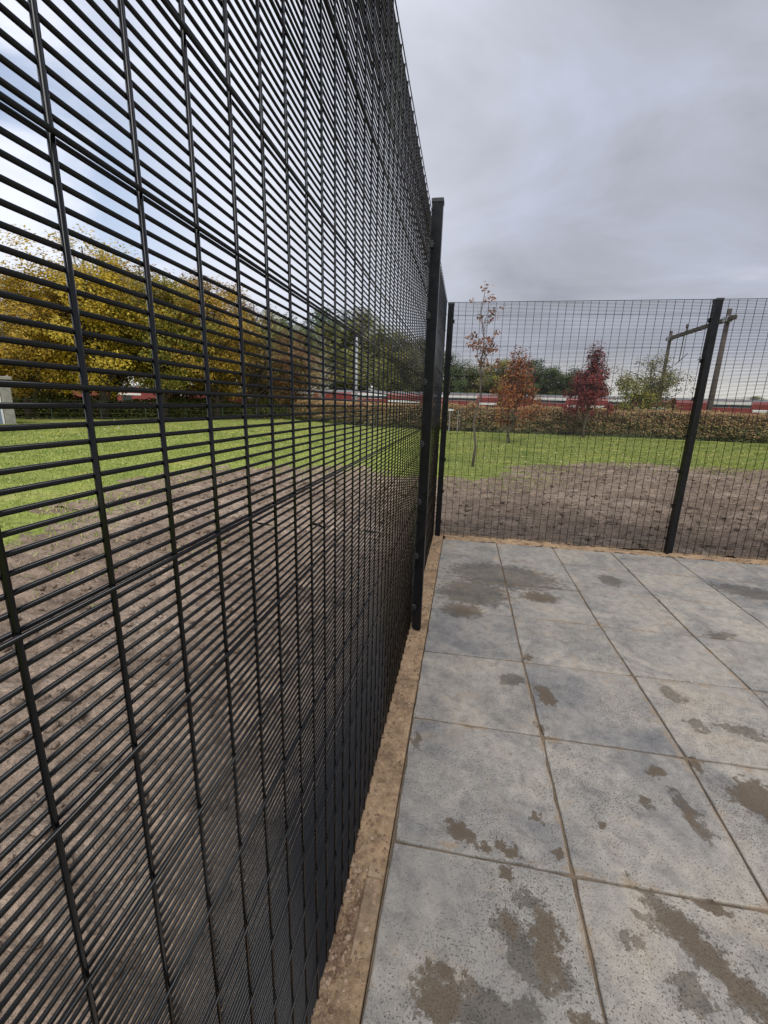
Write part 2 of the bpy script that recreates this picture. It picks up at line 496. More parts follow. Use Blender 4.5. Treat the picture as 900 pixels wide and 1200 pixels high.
def make_slab_mat():
    mt, t, p = new_mat('concrete_slab')
    g = t.nodes.new('ShaderNodeNewGeometry')
    P = g.outputs['Position']
    oi = t.nodes.new('ShaderNodeObjectInfo')
    a = noise(t, P, 2.4, 6, 0.62, 0.9)
    b = noise(t, P, 17.0, 7, 0.70, 0.5)
    c1 = ramp(t, a, [(0.30, (0.185, 0.182, 0.182)), (0.44, (0.265, 0.256, 0.243)), (0.56, (0.335, 0.315, 0.286)), (0.72, (0.385, 0.345, 0.293))])
    c2 = ramp(t, b, [(0.30, (0.64, 0.64, 0.655)), (0.5, (0.97, 0.97, 0.97)), (0.72, (1.22, 1.21, 1.18))])
    cc = mixc(t, 1.0, c1, c2, 'MULTIPLY')
    tone = ramp(t, oi.outputs['Random'], [(0.0, (0.80, 0.80, 0.81)), (0.35, (0.97, 0.955, 0.93)), (0.7, (1.0, 0.97, 0.925)), (1.0, (1.12, 1.075, 1.01))])
    cc = mixc(t, 1.0, cc, tone, 'MULTIPLY')
    # open pores, dark aggregate and pale grit
    dens = noise(t, P, 3.2, 4, 0.6, 0.4)
    sp = noise(t, P, 165.0, 2, 0.5, 0.2)
    pore = smooth(t, math_node(t, 'ADD', sp, math_node(t, 'MULTIPLY', math_node(t, 'SUBTRACT', dens, 0.5), 0.30)), 0.60, 0.66)
    grit = noise(t, P, 240.0, 4, 0.8)
    c3 = ramp(t, grit, [(0.30, (0.50, 0.49, 0.48)), (0.45, (0.94, 0.94, 0.94)), (0.60, (1.06, 1.06, 1.06)), (0.74, (1.45, 1.44, 1.40))])
    cc = mixc(t, 1.0, cc, c3, 'MULTIPLY')
    cc = mixc(t, math_node(t, 'MULTIPLY', pore, 0.68), cc, (0.06, 0.052, 0.044))
    # rusty tint blotches
    ru = noise(t, P, 4.4, 5, 0.65, 0.7)
    cc = mixc(t, math_node(t, 'MULTIPLY', smooth(t, ru, 0.54, 0.72), 0.40), cc, (0.36, 0.27, 0.18))
    # sand swept out of the joints
    js = None
    sx = t.nodes.new('ShaderNodeSeparateXYZ')
    L(t, P, sx.inputs[0])
    for ax in (0, 1):
        f = math_node(t, 'PINGPONG', sx.outputs[ax], 0.3)
        js = f if js is None else math_node(t, 'MINIMUM', js, f)
    jn = noise(t, P, 7.0, 7, 0.72, 0.4)
    jw = math_node(t, 'SUBTRACT', js, math_node(t, 'MULTIPLY', math_node(t, 'SUBTRACT', jn, 0.485), 0.15))
    cc = mixc(t, math_node(t, 'MULTIPLY', smooth(t, jw, 0.010, -0.012), 0.62), cc, mixc(t, grit, (0.20, 0.14, 0.085), (0.36, 0.26, 0.16)))
    # damp and muddy marks
    dn = t.nodes.new('ShaderNodeTexNoise')
    dn.inputs['Scale'].default_value = 17.0
    dn.inputs['Detail'].default_value = 8.0
    dn.inputs['Roughness'].default_value = 0.68
    L(t, P, dn.inputs['Vector'])
    off = N(t, 'ShaderNodeVectorMath', operation='MULTIPLY_ADD')
    L(t, dn.outputs[1], off.inputs[0])
    off.inputs[1].default_value = (0.16, 0.16, 0)
    L(t, P, off.inputs[2])
    sub = N(t, 'ShaderNodeVectorMath', operation='SUBTRACT')
    L(t, off.outputs[0], sub.inputs[0])
    sub.inputs[1].default_value = (0.08, 0.08, 0.0)
    PW = sub.outputs[0]
    wet = None
    mud = None
    for (x, y, rx, ry, rot, mu) in STAINS:
        mpn = t.nodes.new('ShaderNodeMapping')
        mpn.vector_type = 'TEXTURE'
        mpn.inputs['Location'].default_value = (x, y, 0)
        mpn.inputs['Rotation'].default_value = (0, 0, R(rot))
        mpn.inputs['Scale'].default_value = (rx, ry, 10)
        L(t, PW, mpn.inputs[0])
        ln = N(t, 'ShaderNodeVectorMath', operation='LENGTH')
        L(t, mpn.outputs[0], ln.inputs[0])
        d = ln.outputs['Value']
        wet = d if wet is None else math_node(t, 'SMOOTH_MIN', wet, d, 0.18)
        if mu > 0.45:
            d2 = math_node(t, 'MULTIPLY', d, 1.0 / mu)
            mud = d2 if mud is None else math_node(t, 'MINIMUM', mud, d2)
    rag = noise(t, P, 24.0, 7, 0.72, 0.3)
    gj = math_node(t, 'ADD', math_node(t, 'MULTIPLY', math_node(t, 'SUBTRACT', grit, 0.5), 0.30), math_node(t, 'MULTIPLY', math_node(t, 'SUBTRACT', rag, 0.49), 2.3))
    wfac = smooth(t, math_node(t, 'ADD', wet, gj), 1.10, 0.86)
    mfac = smooth(t, math_node(t, 'ADD', mud, gj), 1.15, 0.55)
    cc = mixc(t, math_node(t, 'MULTIPLY', wfac, 0.88), cc, mixc(t, 1.0, cc, (0.46, 0.43, 0.385), 'MULTIPLY'))
    mudc = ramp(t, grit, [(0.3, (0.075, 0.054, 0.034)), (0.7, (0.155, 0.112, 0.07))])
    cc = mixc(t, math_node(t, 'MULTIPLY', math_node(t, 'MULTIPLY', mfac, wfac), 0.78), cc, mudc)
    L(t, cc, p.inputs['Base Color'])
    rr = mixc(t, wfac, (0.85,) * 3, (0.50,) * 3)
    L(t, rr, p.inputs['Roughness'])
    p.inputs['Specular IOR Level'].default_value = 0.35
    h = math_node(t, 'SUBTRACT', math_node(t, 'MULTIPLY', grit, 0.45), pore)
    bump(t, p, math_node(t, 'ADD', h, math_node(t, 'MULTIPLY', b, 0.6)), 0.55, 0.004)
    return mt


M['lawn'] = make_ground_mat()
M['soil'] = make_soil_mat()
M['sand'] = make_sand_mat('dry_sand', (0.385, 0.27, 0.168))
M['joint'] = make_sand_mat('joint_sand', (0.185, 0.142, 0.10), 0.003)
M['dark_grit'] = make_sand_mat('dark_gritty_soil', (0.14, 0.10, 0.065), 0.01)
M['edging'] = make_sand_mat('sandy_concrete_edging', (0.36, 0.265, 0.175), 0.002)
M['slab'] = make_slab_mat()
M['stone'] = leaf_mat('pebbles', [(0.0, (0.17, 0.115, 0.07)), (0.5, (0.32, 0.225, 0.135)), (1.0, (0.48, 0.37, 0.25))], 0.0, 0.8)
M['clod'] = leaf_mat('soil_clods', [(0.0, (0.16, 0.115, 0.082)), (0.5, (0.25, 0.185, 0.135)), (1.0, (0.37, 0.29, 0.22))], 0.0, 0.95)

# ------------------------------------------------------------------ ground sheet with the railway cutting
GZ = -0.07
ys = [-900, -60, -20, 0, 10, 20, 31, 36.6, 45.4, 50, 70, 120, 400, 3000]
zs = [GZ] * 7 + [-1.75, -1.75] + [GZ] * 5
xs = [-2500, -300, -60, -20, 0, 20, 60, 300, 2500]
V = np.array([[x, y, z] for y, z in zip(ys, zs) for x in xs])
nx = len(xs)
F = np.array([[j * nx + i, j * nx + i + 1, (j + 1) * nx + i + 1, (j + 1) * nx + i] for j in range(len(ys) - 1) for i in range(nx - 1)])
g = link('ground', mesh_np('ground', V, F), None, M['lawn'])
tag(g, 'green mown lawn reaching to the horizon', None, kind='structure')

# bare soil around the fence, running into the grass
EDGE = [(-6.5, -12), (-3.9, -5.5), (-3.5, -1.8), (-4.1, -.6), (-4.6, .5), (-4.9, 2.3), (-4.2, 3.8), (-2.5, 4.2), (-.2, 3.6), (.5, 3.75), (1.6, 4.3),
        (2.4, 6.1), (3.6, 7.6), (5, 8.0), (6, 7.8), (7, 7.5), (8.2, 8.1), (14, 8.3), (14, -12)]


def inside(px_, py_, poly):
    r = np.zeros(px_.shape, bool)
    n = len(poly)
    for i in range(n):
        x1, y1 = poly[i]
        x2, y2 = poly[(i + 1) % n]
        c = ((y1 > py_) != (y2 > py_)) & (px_ < (x2 - x1) * (py_ - y1) / (y2 - y1 + 1e-12) + x1)
        r ^= c
    return r


def edge_dist(px_, py_, poly):
    d = np.full(px_.shape, 1e9)
    for i in range(len(poly) - 1):
        a = np.array(poly[i])
        b = np.array(poly[i + 1])
        e = b - a
        t_ = np.clip(((px_ - a[0]) * e[0] + (py_ - a[1]) * e[1]) / (e @ e), 0, 1)
        d = np.minimum(d, np.hypot(px_ - a[0] - t_ * e[0], py_ - a[1] - t_ * e[1]))
    return np.where(inside(px_, py_, poly), d, -d)


def soil_depth(X, Y):
    return edge_dist(X, Y, EDGE) + (fbm(X * 1.3, Y * 1.3, 5, 4) - 0.5) * 1.6


def soil_z(X, Y):
    n_ = fbm(X * 1.7, Y * 1.7, 11, 5)
    rid = 1 - np.abs(fbm(X * 3.3 + 9, Y * 4.6, 21, 4) * 2 - 1)
    h = -0.035 + (n_ - 0.5) * 0.13 + (rid - 0.75) * (.15 + .12 * np.clip(Y - .5, 0, 1)) + (fbm(X * 9, Y * 12, 31, 3) - .5) * 0.07
    h = np.where(h < -.058, -.058 + (h + .058) * .05, h)
    near = np.clip(np.minimum(np.abs(X + .2), 9) / 0.5, 0, 1)
    h = np.where((Y < .3), np.minimum(h, -0.03 + near * .05), h)
    dep = soil_depth(X, Y)
    return np.where(dep > -0.7, h - np.clip(.3 - dep, 0, 1) * .012, h - .012 - (-0.7 - dep) * 0.2)


def soil_grid(x0, x1, y0, y1, st):
    ax = np.arange(x0, x1 + 1e-6, st)
    ay = np.arange(y0, y1 + 1e-6, st)
    X, Y = np.meshgrid(ax, ay)
    Z = soil_z(X, Y)
    V = np.stack([X, Y, Z], -1).reshape(-1, 3)
    w = len(ax)
    I = (np.arange(len(ay) - 1)[:, None] * w + np.arange(w - 1)[None]).ravel()
    F = np.stack([I, I + 1, I + w + 1, I + w], 1)
    cz = Z[:-1, :-1].ravel()
    return V, F[cz > -0.2]


va, fa = soil_grid(-6.6, -0.12, -9.0, 0.12, 0.045)
vb, fb = soil_grid(-6.6, 14.0, 0.12, 9.6, 0.06)
o = link('bare_soil', mesh_np('bare_soil', np.concatenate([va, vb]), np.concatenate([fa, fb + len(va)]), True), None, M['soil'])
tag(o, 'churned brown bare soil outside the fence', None, kind='structure')

# ------------------------------------------------------------------ paving
PX, PY0 = 0.0, -0.047          # left edge of the slabs, far edge of the first row
mb = MB()
mb.box(0.003, 8.45, -7.2, PY0 + .012, -0.16, -0.0095)
pav = mb.build('pavement', M['joint'])
tag(pav, 'patio of grey concrete slabs with sandy joints inside the fence', None, kind='structure')
DEV = {(0, 6): (.008, -.021), (1, 6): (.008, -.016), (2, 6): (-.026 + .02, -.003), (1, 5): (.010, .006), (2, 5): (.02, .012), (1, 4): (0, .016), (2, 4): (.014, .018), (3, 4): (.022, .024), (3, 5): (.025, .02)}


def corner(i, j):
    dx, dy = DEV.get((i, j), ((hash2(np.array(i), np.array(j), 3) - .5) * .006, (hash2(np.array(i), np.array(j), 4) - .5) * .006))
    y = -0.6 * j if j else PY0
    return (0.6 * i + float(dx) * (i > 0 or j == 6), y + float(dy))


def slab_mesh(i, j):
    c = [corner(i, j + 1), corner(i + 1, j + 1), corner(i + 1, j), corner(i, j)]     # ccw
    gap = 0.0027
    cx = sum(p[0] for p in c) / 4
    cy = sum(p[1] for p in c) / 4
    n = 11
    r = random.Random(i * 37 + j)
    tilt = (r.uniform(-.0016, .0016), r.uniform(-.0016, .0016), r.uniform(-.0018, .0018))
    # outline with slightly worn edges
    pts = []
    for k in range(4):
        a, b = c[k], c[(k + 1) % 4]
        for s in range(n):
            u = s / n
            x, y = a[0] + (b[0] - a[0]) * u, a[1] + (b[1] - a[1]) * u
            w = gap + (r.uniform(0, .003) + (r.random() < .06) * r.uniform(.002, .006) if s else r.uniform(.002, .007))
            sx = 1 - 2 * w / 0.6
            pts.append((cx + (x - cx) * sx, cy + (y - cy) * sx))
    m_ = len(pts)

    def ring(inset, z):
        s = 1 - 2 * inset / 0.6
        return [(cx + (x - cx) * s, cy + (y - cy) * s, z + tilt[0] * (x - cx) / .3 + tilt[1] * (y - cy) / .3 + tilt[2]) for x, y in pts]
    rings = [ring(0, -0.05), ring(0, -0.0048), ring(0.0016, -0.0014), ring(0.005, 0.0)]
    b = MB()
    fs = []
    for q in range(3):
        for k in range(m_):
            k2 = (k + 1) % m_
            fs.append((q * m_ + k, q * m_ + k2, (q + 1) * m_ + k2, (q + 1) * m_ + k))
    fs.append(tuple(3 * m_ + k for k in range(m_)))
    b.poly([p for q in rings for p in q], fs)
    return b.mesh('slab')


for j in range(11):
    for i in range(14):
        link('slab', slab_mesh(i, j), pav, M['slab'])

# concrete edging units beside the first column, mostly covered with sand
for k in range(8):
    y1 = -0.62 - k * 0.78
    e = MB().box(-0.060, -0.001, y1 - 0.775, y1, -0.16, -0.0215, 0.003).build('edging', M['edging'], pav)

# ------------------------------------------------------------------ sand strip along the slabs
def sand_z(X, Y):
    n_ = fbm(X * 9, Y * 5, 41, 4)
    h = -0.003 + (n_ - .5) * 0.030 + (fbm(X * 26, Y * 20, 45, 3) - .5) * 0.020 + (fbm(X * 70, Y * 70, 47, 2) - .5) * 0.008
    # settled hollow near the front with the edging laid bare
    hol = np.exp(-((Y + 3.86) / 0.20) ** 2 * 1.0) * np.exp(-((X + 0.098) / 0.034) ** 2)
    h = h - hol * 0.055
    bare = np.exp(-(np.abs(Y + 3.83) / 0.15) ** 4) * np.clip((0.066 - np.abs(X + 0.02)) / .03, 0, 1)
    h = h - bare * 0.024
    pile = np.exp(-((Y + 4.25) / 0.16) ** 2) * np.exp(-((X + 0.06) / 0.06) ** 2)
    h = h + pile * 0.022
    # slab side: keep below the slab top except for spill
    h = np.where((X > -0.006) & (Y < PY0), np.minimum(h, -0.0015 + (fbm(X * 30, Y * 12, 51, 3) - .55) * .012 - bare * .024), h)
    return h


def strip(x0, x1, y0, y1, st):
    ax = np.arange(x0, x1 + 1e-6, st)
    ay = np.arange(y0, y1 + 1e-6, st)
    X, Y = np.meshgrid(ax, ay)
    Z = sand_z(X, Y)
    fade = np.clip((X - x0) / .03, 0, 1)
    Z = np.where((X < x0 + .05) & (Y < 0.2), Z * 1 - (1 - fade) * .05, Z)
    Z = np.where(Y > y1 - .08, Z - (1 - np.clip((y1 - Y) / .08, 0, 1)) * .05, Z)
    V = np.stack([X, Y, Z], -1).reshape(-1, 3)
    w = len(ax)
    I = (np.arange(len(ay) - 1)[:, None] * w + np.arange(w - 1)[None]).ravel()
    return V, np.stack([I, I + 1, I + w + 1, I + w], 1)


va, fa = strip(-0.20, 0.002, -7.0, 0.26, 0.0062)
vb, fb = strip(-0.0002, 8.4, PY0 + .002, 0.30, 0.012)
o = link('sand_strip', mesh_np('sand_strip', np.concatenate([va, vb]), np.concatenate([fa, fb + len(va)]), True), None, M['sand'])
tag(o, 'strip of tan sand between the slabs and the fence', None, kind='structure')

# ------------------------------------------------------------------ loose crumbs (uncountable)
PHI = (1 + 5 ** .5) / 2
ICO = np.array([(-1, PHI, 0), (1, PHI, 0), (-1, -PHI, 0), (1, -PHI, 0), (0, -1, PHI), (0, 1, PHI), (0, -1, -PHI), (0, 1, -PHI), (PHI, 0, -1), (PHI, 0, 1), (-PHI, 0, -1), (-PHI, 0, 1)]) / 1.9
ICF = np.array([(0, 11, 5), (0, 5, 1), (0, 1, 7), (0, 7, 10), (0, 10, 11), (1, 5, 9), (5, 11, 4), (11, 10, 2), (10, 7, 6), (7, 1, 8), (3, 9, 4), (3, 4, 2), (3, 2, 6), (3, 6, 8), (3, 8, 9), (4, 9, 5), (2, 4, 11), (6, 2, 10), (8, 6, 7), (9, 8, 1)])


def lumps(name, X, Y, Z, S, mat, label, flat=0.65):
    n = len(X)
    sc = rng.uniform(.6, 1.25, (n, 1, 3)) * S[:, None, None]
    sc[:, :, 2] *= flat
    P_ = ICO[None] * rng.uniform(.75, 1.2, (n, 12, 1)) * sc
    th = rng.uniform(0, 6.28, n)
    c, s = np.cos(th)[:, None], np.sin(th)[:, None]
    x = P_[:, :, 0] * c - P_[:, :, 1] * s
    y = P_[:, :, 0] * s + P_[:, :, 1] * c
    V = np.stack([x + X[:, None], y + Y[:, None], P_[:, :, 2] + (Z + S * .25)[:, None]], -1).reshape(-1, 3)
    F = (ICF[None] + (np.arange(n) * 12)[:, None, None]).reshape(-1, 3)
    o = link(name, mesh_np(name, V, F, name == 'soil_clods'), None, mat)
    tag(o, label, None, kind='stuff')
    return o


n = 14000
X = -0.16 - rng.random(n) ** 1.5 * 4.2
Y = rng.uniform(-5.4, 3.6, n)
n2_ = 10000
X = np.concatenate([X, rng.uniform(-1.5, 8.5, n2_)])
Y = np.concatenate([Y, rng.uniform(.3, 7.8, n2_)])
k = soil_depth(X, Y) > .3
X, Y = X[k], Y[k]
S = (0.005 + rng.random(len(X)) ** 5 * 0.034) * np.where(Y > .4, 1.25, 1.0)
lumps('soil_clods', X, Y, soil_z(X, Y), S, M['soil'], 'loose clods and crumbs lying on the bare soil')
n = 6000
X = rng.uniform(-.15, -.004, n)
Y = rng.uniform(-4.6, 0.15, n)
hx = rng.normal(-.098, .018, 900)
hy = rng.normal(-3.88, .13, 900)
X, Y = np.concatenate([X, hx]), np.concatenate([Y, hy])
S = np.concatenate([0.0012 + rng.random(n) ** 5 * 0.0075, 0.0015 + rng.random(900) ** 4 * .008])
lumps('sand_crumbs', X, Y, sand_z(X, Y), S, M['stone'], 'pebbles and crumbs scattered on the sand strip')
n = 1500
X = rng.uniform(0, 7.5, n)
Y = rng.uniform(PY0 + .01, .26, n)
S = 0.002 + rng.random(n) ** 4 * .014
lumps('sand_clumps', X, Y, sand_z(X, Y), S, M['stone'], 'clumps of sand along the foot of the far fence')

# ------------------------------------------------------------------ fence
FX, FY = -0.1165, 0.130        # planes of the left and of the far run
TOP = 2.535
ZF = 1.488                     # one reinforcing wire at eye height


def wire_mesh(name, length, r, n=8):
    b = MB()
    b.tube([(0, 0, 0), (length, 0, 0)], [r, r], n)
    me = b.mesh(name, True)
    for p in me.polygons:
        if len(p.vertices) > 4:
            p.use_smooth = False
    me.materials.append(M['wire'])
    return me


def panel(label, origin, rz, length, first, fine, nmax=None):
    """a mesh panel along its own +X, inner side towards -Y"""
    root = empty('mesh_fence_panel', origin, rz)
    tag(root, label, 'fence panel', 'mesh panels of the black fence')
    z0 = ZF - 119 * 0.0127
    ns = int((TOP - z0) / 0.0127) + 1
    vm = wire_mesh('vertical_wire', (ns - 1) * 0.0127 + .0065, 0.0024, 10 if fine else 6)
    hm = wire_mesh('horizontal_wire', length, 0.0020, 10 if fine else 5)
    rm = wire_mesh('reinforcing_wire', length, 0.0021, 10 if fine else 6)
    x = first
    while x < length - .005:
        w = link('vertical_wire', vm, root)
        w.location = (x, 0, z0 - .006)
        w.rotation_euler = (0, -math.pi / 2, 0)
        x += 0.0762
    if fine:
        for k in range(ns):
            w = link('horizontal_wire', hm, root)
            w.location = (0, 0.0041 + rng.normal() * .0002, z0 + k * 0.0127 + rng.normal() * .00035)
            w.rotation_euler = (0, rng.normal() * .00022, 0)
    else:
        b = MB()
        for k in range(ns):
            z = z0 + k * 0.0127 + rng.normal() * .0005
            b.tube([(0, 0.0041, z), (length, 0.0041, z)], [.0020, .0020], 5, False)
        h = b.build('horizontal_wires', M['wire'], root, True)
        h['kind'] = 'stuff'
    w = link('reinforcing_wire', rm, root)
    w.location = (0, -0.0044, z0 + (ns - 1) * 0.0127)
    z = ZF - 9 * 0.1524
    while z < TOP - .03:
        w = link('reinforcing_wire', rm, root)
        w.location = (0, -0.0044, z)
        z += 0.1524
    return root


# left run: local +X points along world +Y, inner side towards +X
Y_A0, Y_A1 = -4.592 - 3 * .0762 - .03, -2.118
panel('nearest black mesh panel filling the left foreground, right beside the viewer', (FX, Y_A0, 0), math.pi / 2, Y_A1 - Y_A0, .03, True)
panel('black mesh panel seen almost edge-on between the tall left post and the corner post', (FX, -2.106, 0), math.pi / 2, FY + 2.106 - .01, .038, False)
# far run
panel('black mesh panel across the far end between the corner post and the leaning-looking post', (FX + .012, FY, 0), 0, 2.405 - FX - .012, .034, False)
panel('black mesh panel at the right edge, beyond the post standing by the far slabs', (2.417, FY, 0), 0, 2.50, .034, False)
panel('black mesh panel farthest right on the far run, mostly out of view', (4.929, FY, 0), 0, 2.50, .034, False)


def post(label, x, y, w, d, top, turn=0.0, bottom=-0.25, sides=(-1, 1), two=False):
    root = empty('fence_post', (x, y, 0), turn)
    tag(root, label, 'fence post', 'black posts of the fence')
    MB().box(-w / 2, w / 2, -d / 2, d / 2, bottom, top - .018, .004).build('post_tube', M['post'], root)
    MB().box(-w / 2 - .003, w / 2 + .003, -d / 2 - .003, d / 2 + .003, top - .022, top, .003).build('cap', M['cap'], root)
    k = 0
    zc_ = 0.16
    while zc_ < top - .1:
        for s in sides:
            b = MB()
            b.box(s * (w / 2 + .006) - .006, s * (w / 2 + .006) + .006, d / 2 - .020, d / 2 + .002, zc_ - .019, zc_ + .019, .003)
            cl = b.build('clamp', M['cap'], root)
            MB().tube([(s * (w / 2 + .006), d / 2 - .0195, zc_), (s * (w / 2 + .006), d / 2 - .024, zc_)], [.0045, .004], 6).build('bolt', M['steel' if False else 'cap'], cl)
        zc_ += 0.3635
    return root


# posts stand on the inner side of the panels (local +Y towards the panel)
post('tall black square post nearest the viewer on the left run, footed in sand', -0.076, -2.112, .060, .060, 2.565, math.pi / 2)
post('black corner post where the left and far fence runs meet', -0.070, 0.090, .062, .062, 2.515, 0, sides=(1,))
post('black post on the far run standing behind the slabs, pale gantry beam behind it', 2.411, 0.088, .060, .075, 2.525, 0)
post('black post far right on the far run, out past the picture edge', 4.923, 0.088, .060, .075, 2.525, 0)


# ------------------------------------------------------------------ trees
def unit(n):
    v = rng.normal(size=(n, 3))
    return v / np.linalg.norm(v, axis=1, keepdims=True)


def leaves(C_, size, aspect=0.62, upbias=0.35, jit=.35, out=None):
    """diamond leaves folded a little along the middle, centres C_ (n,3)"""
    n = len(C_)
    nr = unit(n)
    nr[:, 2] = np.abs(nr[:, 2]) * (1 + upbias) + upbias * .4
    if out is not None:
        nr = nr + out
    nr /= np.linalg.norm(nr, axis=1, keepdims=True)
    a = np.cross(nr, unit(n))
    a /= np.linalg.norm(a, axis=1, keepdims=True) + 1e-9
    b = np.cross(nr, a)
    s = size * rng.uniform(1 - jit, 1 + jit, (n, 1))
    V = np.stack([C_ - a * s * .5, C_ - b * s * aspect * .5 + nr * s * .08, C_ + a * s * .5, C_ + b * s * aspect * .5 + nr * s * .08], 1).reshape(-1, 3)
    F = np.arange(n * 4).reshape(-1, 4)
    return V, F


def limb(b, p0, p1, r0, r1, n=5, k=4, wob=.12):
    p0, p1 = np.array(p0, float), np.array(p1, float)
    ln = np.linalg.norm(p1 - p0)
    pts, rad = [], []
    for i in range(k + 1):
        u = i / k
        p = p0 + (p1 - p0) * u + np.array([0, 0, 1]) * ln * .10 * math.sin(u * math.pi)
        if 0 < i < k:
            p = p + rng.normal(size=3) * wob * ln * .25
        pts.append(p)
        rad.append(r0 + (r1 - r0) * u)
    b.tube(pts, rad, n, False)
    return pts


TREE_N = 0


def tree_meshes(H, Rc, zlow, trunk_r, nclus, per, size, crad, shape='round', limbs=26, tw=3, lean=0.0, openness=.55, squash=.8):
    """trunk mesh and crown mesh of one tree (base at origin)"""
    global rng, TREE_N
    TREE_N += 1
    rng = np.random.default_rng(100 + TREE_N)
    b = MB()
    top = np.array([lean * H, 0, H * .93])
    base = np.array([0, 0, -0.15])
    k = 7
    pts = [base + (top - base) * (i / k) + (rng.normal(size=3) * .012 * H * (1 if 0 < i < k else 0)) * np.array([1, 1, .2]) for i in range(k + 1)]
    rad = [trunk_r * (1.25 if i == 0 else 1) * (1 - .9 * (i / k)) + trunk_r * .03 for i in range(k + 1)]
    b.tube(pts, rad, 8)
    pts = np.array(pts)
    cz, rz = (H + zlow) / 2, (H - zlow) / 2

    def axis(z):
        u = np.clip((z - base[2]) / (top[2] - base[2]), 0, 1) * k
        i = int(min(k - 1, u))
        return pts[i] + (pts[i + 1] - pts[i]) * (u - i), rad[i] + (rad[i + 1] - rad[i]) * (u - i)

    cl = []
    while len(cl) < nclus:
        d = unit(1)[0]
        rr = (openness + (1 - openness) * rng.random()) ** 1.0
        p = d * rr
        z = p[2]
        lum = 1 + .22 * math.sin(3.1 * math.atan2(d[1], d[0]) + 4 * z + H) + .12 * math.sin(7 * math.atan2(d[1], d[0]) - 5 * z)
        if shape == 'cone':
            w = max(.12, (1 - (z + 1) / 2) ** .75) * 1.15
            x, y = p[0] / max(.25, math.sqrt(max(1e-3, 1 - z * z))) * w, p[1] / max(.25, math.sqrt(max(1e-3, 1 - z * z))) * w
        else:
            x, y = p[0], p[1]
        a, _ = axis(cz + z * rz)
        cl.append((a[0] + x * Rc * lum, a[1] + y * Rc * lum, cz + z * rz * (1 if shape == 'cone' else min(1.0, .9 + .1 * lum))))
    cl = np.array(cl)
    # limbs towards the outermost clusters, twigs from the limbs
    idx = rng.permutation(nclus)[:limbs]
    for i in idx:
        c = cl[i]
        z0 = max(zlow * .6, c[2] - (.35 + .35 * rng.random()) * np.hypot(c[0], c[1]) - .06 * H)
        z0 = min(z0, H * .85)
        a, r0 = axis(z0)
        q = limb(b, a, c, max(r0 * .45, trunk_r * .06), trunk_r * .02, 5, 4)
        for _ in range(tw):
            s = q[rng.integers(1, 5)]
            e = s + (unit(1)[0] * np.array([1, 1, .7]) + np.array([0, 0, .25])) * crad * rng.uniform(.8, 1.7)
            b.tube([s, (s + e) / 2 + unit(1)[0] * .04 * crad, e], [trunk_r * .035, trunk_r * .024, trunk_r * .01], 3, False)
    tm = b.mesh('trunk', True)
    sz = rng.uniform(.55, 1.25, nclus)
    cnt = np.maximum(3, (per * sz ** 2 * rng.uniform(.6, 1.3, nclus)).astype(int))
    ci = np.repeat(np.arange(nclus), cnt)
    m_ = len(ci)
    C_ = cl[ci] + unit(m_) * (rng.random((m_, 1)) ** .45) * crad * sz[ci][:, None] * np.array([1, 1, squash])
    ow = C_ - np.array([0, 0, cz])
    ow = ow / (np.linalg.norm(ow, axis=1, keepdims=True) + 1e-6)
    V, F = leaves(C_, size, out=ow * 1.1)
    cm = mesh_np('crown', V, F)
    return tm, cm


def place_tree(name, label, cat, proto, loc, scale, rz, leaf, bark, group=None):
    root = empty(name, loc, rz)
    root.scale = scale if isinstance(scale, tuple) else (scale,) * 3
    tag(root, label, cat, group)
    for nm, me, mt in (('trunk', proto[0], bark), ('crown', proto[1], leaf)):
        o_ = bpy.data.objects.new(nm, me)
        COL.objects.link(o_)
        o_.parent = root
        if not me.materials:
            me.materials.append(mt)
        o_.material_slots[0].link = 'OBJECT'
        o_.material_slots[0].material = mt
    return root


BIG = [tree_meshes(10.0, 3.3, 1.4, .22, 190, 150, .15, .80, limbs=40) for _ in range(4)]
DARK = [tree_meshes(10.0, 3.5, 1.0, .24, 230, 150, .20, .85, limbs=30, openness=.45) for _ in range(3)]
BARE = tree_meshes(10.0, 3.2, 2.4, .18, 120, 34, .13, .75, limbs=90, tw=6)
WOOD = 'autumn trees along the left edge of the lawn'
# (x, y, height, leaf colour, prototype, width factor, label)
row = [(-29.3, 14.4, 8.5, 'gold', 0, 1.0, 'golden autumn tree at the far left behind the grey hut, cut by the picture edge'),
       (-26.9, 18.4, 8.8, 'yellow', 1, 1.0, 'yellow autumn tree just right of the grey hut'),
       (-24.2, 21.3, 11.4, 'yellow', 2, 1.05, 'tallest yellow autumn tree between the first and second mesh wires'),
       (-21.7, 24.3, 10.2, 'yellow_green', 3, 1.05, 'green and yellow autumn tree right of the tallest yellow one'),
       (-19.2, 27.0, 10.6, 'gold', 0, 1.0, 'orange-gold autumn tree at the right end of the yellow trees'),
       (-14.9, 32.3, 7.6, 'brown', 1, .95, 'brownish autumn tree behind the pale birch')]
for k, (x, y, h, lf, pr, wd, lb) in enumerate(row):
    s = h / 10.0
    place_tree('broadleaf_tree', lb, 'tree', BIG[pr], (x, y, GZ), (s * wd, s * wd, s), k * 1.7, M[lf], M['bark'], WOOD)
place_tree('broadleaf_tree', 'half-bare brown tree between the orange-gold tree and the birch', 'tree', BARE, (-17.0, 29.8, GZ), (.98, .98, .98), .6, M['brown'], M['bark'], WOOD)
place_tree('broadleaf_tree', 'bare-topped thin tree showing twigs above the yellow tree near the hut', 'tree', BARE, (-27.2, 21.8, GZ), (.95, .95, 1.02), 2.2, M['brown'], M['bark'], WOOD)
